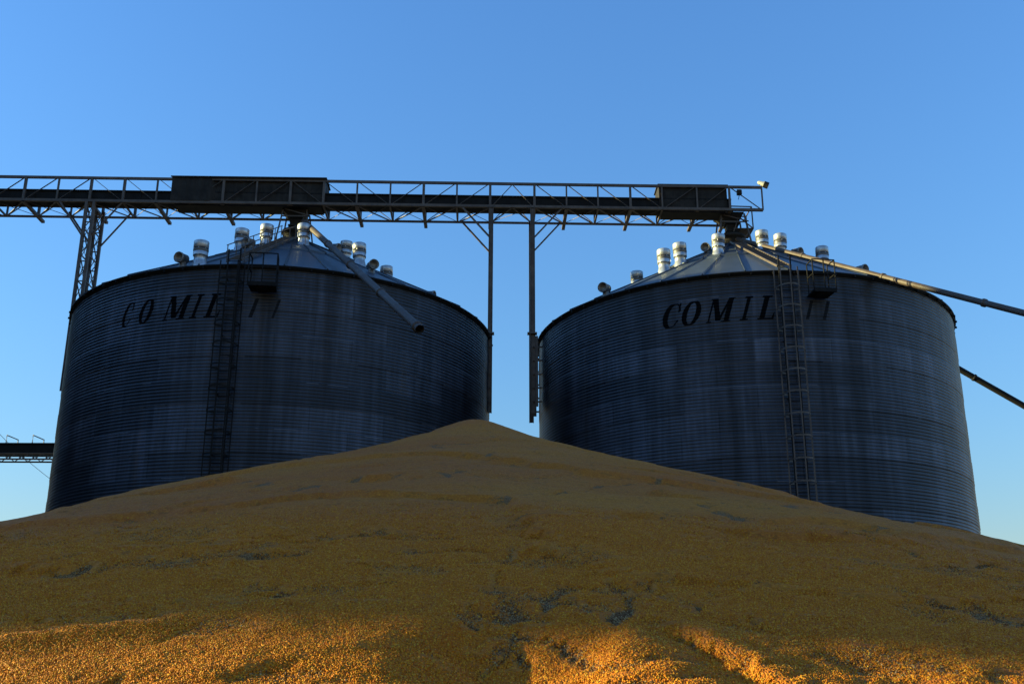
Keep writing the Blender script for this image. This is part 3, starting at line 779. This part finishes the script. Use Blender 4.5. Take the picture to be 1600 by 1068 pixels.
rill = np.maximum(rill, np.clip(1.1 - np.abs(ril2)/(.020 + .004*YY), 0, 1)*smooth(.0, .3, fbm(XX*.6, YY*.7, 171, 3))*np.clip(.5 + brk*1.4, 0, 1)*.7)
mask = np.maximum(mask, np.maximum(gen, rill))
ZZ = ZZ - .028*mask
tone = np.clip(.5 + 1.1*fbm(XX*.20 + 2, YY*.42, 61, 5, .6), 0, 1)

def mat_grain():
    t = NT('corn_grain'); tc = t.new('TexCoord').outputs['Object']
    am = t.new('Attribute', attribute_name='chaff').outputs['Fac']; at_ = t.new('Attribute', attribute_name='tone').outputs['Fac']
    vo = t.new('TexVoronoi'); t.put(vo.inputs['Vector'], tc); vo.inputs['Scale'].default_value = 85
    vr = t.new('SeparateColor'); t.l.new(vo.outputs['Color'], vr.inputs[0])
    vo2 = t.new('TexVoronoi'); t.put(vo2.inputs['Vector'], tc); vo2.inputs['Scale'].default_value = 26
    vr2 = t.new('SeparateColor'); t.l.new(vo2.outputs['Color'], vr2.inputs[0])
    base = t.mix(at_, (.40, .104, .014, 1), (.46, .150, .014, 1))
    base = t.mix(t.math('MULTIPLY', vr.outputs[0], .5), base, t.mix(vr.outputs[1], (.28, .075, .007, 1), (.78, .33, .035, 1)))
    base = t.mix(t.math('MULTIPLY', t.math('GREATER_THAN', vr2.outputs[0], .93), .4), base, (.16, .07, .015, 1))
    n = t.noise(tc, 38, 5, .7)
    cb = t.math('GREATER_THAN', t.math('ADD', am, t.math('MULTIPLY', t.math('SUBTRACT', n, .5), 1.7)), .60)
    ch = t.mix(t.ramp(t.noise(tc, 120, 2), [(.48, g(0)), (.68, g(1))]), (.085, .048, .020, 1), (.36, .23, .10, 1))
    col = t.mix(t.math('MULTIPLY', cb, .82), base, ch)
    hgt = t.math('SUBTRACT', t.math('MULTIPLY', t.noise(tc, 30, 3), .8), t.math('MULTIPLY', vo.outputs['Distance'], 1.2))
    t.bump(hgt, .85, .012)
    return t.set(Base_Color=col, Roughness=.6, Specular_IOR_Level=.05)
M_grain = mat_grain()
def grid_mesh(name, X, Y, Z, attrs, mat):
    ny, nx = X.shape; me = bpy.data.meshes.new(name)
    co = np.stack([X, Y, Z], 2).reshape(-1, 3).astype(np.float32)
    idx = np.arange(ny*nx).reshape(ny, nx)
    q = np.stack([idx[:-1,:-1], idx[:-1,1:], idx[1:,1:], idx[1:,:-1]], 2).reshape(-1, 4)
    me.vertices.add(len(co)); me.vertices.foreach_set('co', co.ravel())
    me.loops.add(q.size); me.loops.foreach_set('vertex_index', q.ravel().astype(np.int32))
    me.polygons.add(len(q)); me.polygons.foreach_set('loop_start', np.arange(0, q.size, 4, dtype=np.int32))
    me.polygons.foreach_set('loop_total', np.full(len(q), 4, dtype=np.int32)); me.polygons.foreach_set('use_smooth', np.ones(len(q), dtype=bool))
    me.update(calc_edges=True)
    for k, v in attrs.items():
        a = me.attributes.new(k, 'FLOAT', 'POINT'); a.data.foreach_set('value', v.ravel().astype(np.float32))
    me.materials.append(mat)
    ob = bpy.data.objects.new(name, me); C.objects.link(ob); return ob
pile = grid_mesh('grain_pile', XX, YY, ZZ, {'chaff': mask, 'tone': tone}, M_grain)
tag(pile, 'huge golden heap of loose corn kernels in front of the two silos', 'grain heap')

# individual kernels lying on the near slope (uncountable: one part, scattered with geometry nodes)
def mat_kernel():
    t = NT('corn_kernel'); rn = t.new('Attribute', attribute_name='kr', attribute_type='INSTANCER').outputs['Fac']
    ck = t.new('Attribute', attribute_name='kc', attribute_type='INSTANCER').outputs['Fac']
    col = t.ramp(rn, [(0, (.24, .060, .004)), (.15, (.38, .108, .005)), (.55, (.46, .150, .006)), (.88, (.54, .22, .009)), (.98, (.58, .32, .035))])
    col = t.mix(t.math('MULTIPLY', t.math('GREATER_THAN', ck, .5), .8), col, t.ramp(rn, [(0, (.035, .022, .012)), (.6, (.075, .05, .027)), (1, (.36, .26, .14))]))
    return t.set(Base_Color=col, Roughness=.42, Specular_IOR_Level=.08)
M_kern = mat_kernel()
rows = np.where((ys > 2.6) & (ys < 8.6))[0]; r0_, r1_ = rows[0], rows[-1]+1
sub = slice(r0_, r1_, 2)
lim = .60*(ys[r0_:r1_:2].max()) + .7
cols = np.where(np.abs(us)*half[r1_-1] < lim)[0]; cs = slice(cols[0], cols[-1]+1, 2)
Xs, Ys, Zs, Ms = XX[sub, cs], YY[sub, cs], ZZ[sub, cs], mask[sub, cs]
dens = np.clip((8.6-Ys)/3.2, 0, 1)**1.0*(np.abs(Xs) < .60*Ys + .6)*(Zs > 1.3)
kern = grid_mesh('loose_kernels', Xs, Ys, Zs, {'dens': dens, 'chaff': Ms}, M_kern)
kern.parent = pile; tag(kern, kind='stuff')
ng = bpy.data.node_groups.new('scatter_kernels', 'GeometryNodeTree')
ng.interface.new_socket('Geometry', in_out='INPUT', socket_type='NodeSocketGeometry'); ng.interface.new_socket('Geometry', in_out='OUTPUT', socket_type='NodeSocketGeometry')
N = ng.nodes; Lk = ng.links
gi = N.new('NodeGroupInput'); go = N.new('NodeGroupOutput')
dp = N.new('GeometryNodeDistributePointsOnFaces'); dp.inputs['Seed'].default_value = 3
at1 = N.new('GeometryNodeInputNamedAttribute'); at1.data_type = 'FLOAT'; at1.inputs[0].default_value = 'dens'
mu = N.new('ShaderNodeMath'); mu.operation = 'MULTIPLY'; mu.inputs[1].default_value = 17500
Lk.new(at1.outputs[0], mu.inputs[0]); Lk.new(gi.outputs[0], dp.inputs['Mesh']); Lk.new(mu.outputs[0], dp.inputs['Density'])
ico = N.new('GeometryNodeMeshIcoSphere'); ico.inputs['Radius'].default_value = 1; ico.inputs['Subdivisions'].default_value = 2
sp_ = N.new('GeometryNodeSetPosition'); ps = N.new('GeometryNodeInputPosition'); sx = N.new('ShaderNodeSeparateXYZ'); cxn = N.new('ShaderNodeCombineXYZ')
Lk.new(ps.outputs[0], sx.inputs[0])
tap = N.new('ShaderNodeMath'); tap.operation = 'MULTIPLY_ADD'; tap.inputs[1].default_value = .28; tap.inputs[2].default_value = .78; Lk.new(sx.outputs[0], tap.inputs[0])
for ax, (k, sz) in enumerate(((0, .0054), (1, .0041), (2, .0025))):
    m1 = N.new('ShaderNodeMath'); m1.operation = 'MULTIPLY'; m1.inputs[1].default_value = sz; Lk.new(sx.outputs[ax], m1.inputs[0])
    if ax:
        m2 = N.new('ShaderNodeMath'); m2.operation = 'MULTIPLY'; Lk.new(m1.outputs[0], m2.inputs[0]); Lk.new(tap.outputs[0], m2.inputs[1]); Lk.new(m2.outputs[0], cxn.inputs[ax])
    else: Lk.new(m1.outputs[0], cxn.inputs[0])
Lk.new(ico.outputs[0], sp_.inputs['Geometry']); Lk.new(cxn.outputs[0], sp_.inputs['Position'])
sm_ = N.new('GeometryNodeSetShadeSmooth'); Lk.new(sp_.outputs[0], sm_.inputs[0])
smt = N.new('GeometryNodeSetMaterial'); smt.inputs['Material'].default_value = M_kern; Lk.new(sm_.outputs[0], smt.inputs[0])
ip = N.new('GeometryNodeInstanceOnPoints'); Lk.new(dp.outputs['Points'], ip.inputs['Points']); Lk.new(smt.outputs[0], ip.inputs['Instance'])
rv = N.new('FunctionNodeRandomValue'); rv.data_type = 'FLOAT_VECTOR'; rv.inputs[0].default_value = (0, 0, 0); rv.inputs[1].default_value = (6.28, 6.28, 6.28)
Lk.new(rv.outputs[0], ip.inputs['Rotation'])
rs_ = N.new('FunctionNodeRandomValue'); rs_.data_type = 'FLOAT'; rs_.inputs[2].default_value = .85; rs_.inputs[3].default_value = 1.35; rs_.inputs['Seed'].default_value = 5
Lk.new(rs_.outputs[1], ip.inputs['Scale'])
def store(geo, name, val):
    s_ = N.new('GeometryNodeStoreNamedAttribute'); s_.data_type = 'FLOAT'; s_.domain = 'INSTANCE'; s_.inputs['Name'].default_value = name
    Lk.new(geo, s_.inputs['Geometry']); Lk.new(val, s_.inputs['Value']); return s_.outputs[0]
r3 = N.new('FunctionNodeRandomValue'); r3.data_type = 'FLOAT'; r3.inputs[2].default_value = 0; r3.inputs[3].default_value = 1; r3.inputs['Seed'].default_value = 9
r4 = N.new('FunctionNodeRandomValue'); r4.data_type = 'FLOAT'; r4.inputs[2].default_value = -.35; r4.inputs[3].default_value = .35; r4.inputs['Seed'].default_value = 12
at2 = N.new('GeometryNodeInputNamedAttribute'); at2.data_type = 'FLOAT'; at2.inputs[0].default_value = 'chaff'
ad = N.new('ShaderNodeMath'); ad.operation = 'ADD'; Lk.new(at2.outputs[0], ad.inputs[0]); Lk.new(r4.outputs[1], ad.inputs[1])
g1 = store(ip.outputs[0], 'kr', r3.outputs[1]); g2 = store(g1, 'kc', ad.outputs[0])
Lk.new(g2, go.inputs[0])
kern.modifiers.new('scatter', 'NODES').node_group = ng

# ------------------------------------------------------------------ ground and an invented off-frame block, added to shade the yard
t = NT('yard_ground'); tc = t.new('TexCoord').outputs['Object']
n = t.noise(tc, .8, 6, .65); M_ground = t.set(Base_Color=t.ramp(n, [(.3, (.13, .105, .08)), (.7, (.22, .18, .14))]), Roughness=.9); t.bump(t.noise(tc, 25, 4), .4, .02)
m = MB(); m.add([(-4000,-4000,0),(4000,-4000,0),(4000,4000,0),(-4000,4000,0)], [(0,1,2,3)]); tag(m.build('ground', M_ground), 'flat earth yard under the silos', kind='structure')

SUN_E, SUN_A, SHADE_Y, SHADE_H = 11.0, 2.5, 7.35, 25.2
sx0, sx1, sy1 = -62.0, -36.0, 62.0
sh_p = Vector(((sx0+sx1)/2, (SHADE_Y+sy1)/2, 0))
sh = empty('shade_block', sh_p, 'tall ribbed block added out of view on the left to shade the silo yard', 'shade block')
m = MB(); m.add([(sx0,SHADE_Y,0),(sx1,SHADE_Y,0),(sx1,sy1,0),(sx0,sy1,0),(sx0,SHADE_Y,SHADE_H),(sx1,SHADE_Y,SHADE_H),(sx1,sy1,SHADE_H),(sx0,sy1,SHADE_H)], [(0,1,5,4),(1,2,6,5),(2,3,7,6),(3,0,4,7)])
y = SHADE_Y
while y < sy1: m.beam((sx1+.03, y+.3, 0), (sx1+.03, y+.3, SHADE_H), .12, .06, (1,0,0)); y += 1.5
m.build('wall', M_cover, sh, sh_p)
m = MB(); m.add([(sx0-.4,SHADE_Y-.2,SHADE_H+.01),(sx1+.4,SHADE_Y-.2,SHADE_H+.01),((sx0+sx1)/2,SHADE_Y-.2,SHADE_H+2.2),(sx0-.4,sy1+.2,SHADE_H+.01),(sx1+.4,sy1+.2,SHADE_H+.01),((sx0+sx1)/2,sy1+.2,SHADE_H+2.2)], [(0,1,2),(3,5,4),(1,4,5,2),(3,0,2,5),(0,3,4,1)])
m.build('roof', M_roof, sh, sh_p)

# ------------------------------------------------------------------ sky, sun, exposure
w = bpy.data.worlds.new('World'); sc.world = w; w.use_nodes = True
nt = w.node_tree; bg = nt.nodes['Background']; sky = nt.nodes.new('ShaderNodeTexSky'); sky.sky_type = 'NISHITA'; sky.sun_disc = False
sd = Vector((-math.cos(rad(SUN_E))*math.cos(rad(SUN_A)), math.cos(rad(SUN_E))*math.sin(rad(SUN_A)), math.sin(rad(SUN_E))))
sky.sun_elevation = rad(SUN_E); sky.sun_rotation = math.atan2(sd.x, sd.y)
sky.altitude = 0; sky.air_density = 2.0; sky.dust_density = 0; sky.ozone_density = 8.0
tint = nt.nodes.new('ShaderNodeMix'); tint.data_type = 'RGBA'; tint.blend_type = 'MULTIPLY'; tint.inputs[0].default_value = 1; tint.inputs[7].default_value = (1.0, .885, 1, 1)
nt.links.new(sky.outputs[0], tint.inputs[6]); nt.links.new(tint.outputs[2], bg.inputs[0]); bg.inputs[1].default_value = .10
sl = bpy.data.lights.new('sun', 'SUN'); sl.energy = 3.9; sl.angle = rad(.8); sl.color = (1, .95, .46)
so = bpy.data.objects.new('sun', sl); C.objects.link(so); so.rotation_euler = sd.to_track_quat('Z', 'Y').to_euler(); so.location = sd*150
vs_ = sc.view_settings; vs_.view_transform = 'Standard'; vs_.look = 'None'; vs_.exposure = 2.0; vs_.gamma = 1; vs_.use_curve_mapping = False
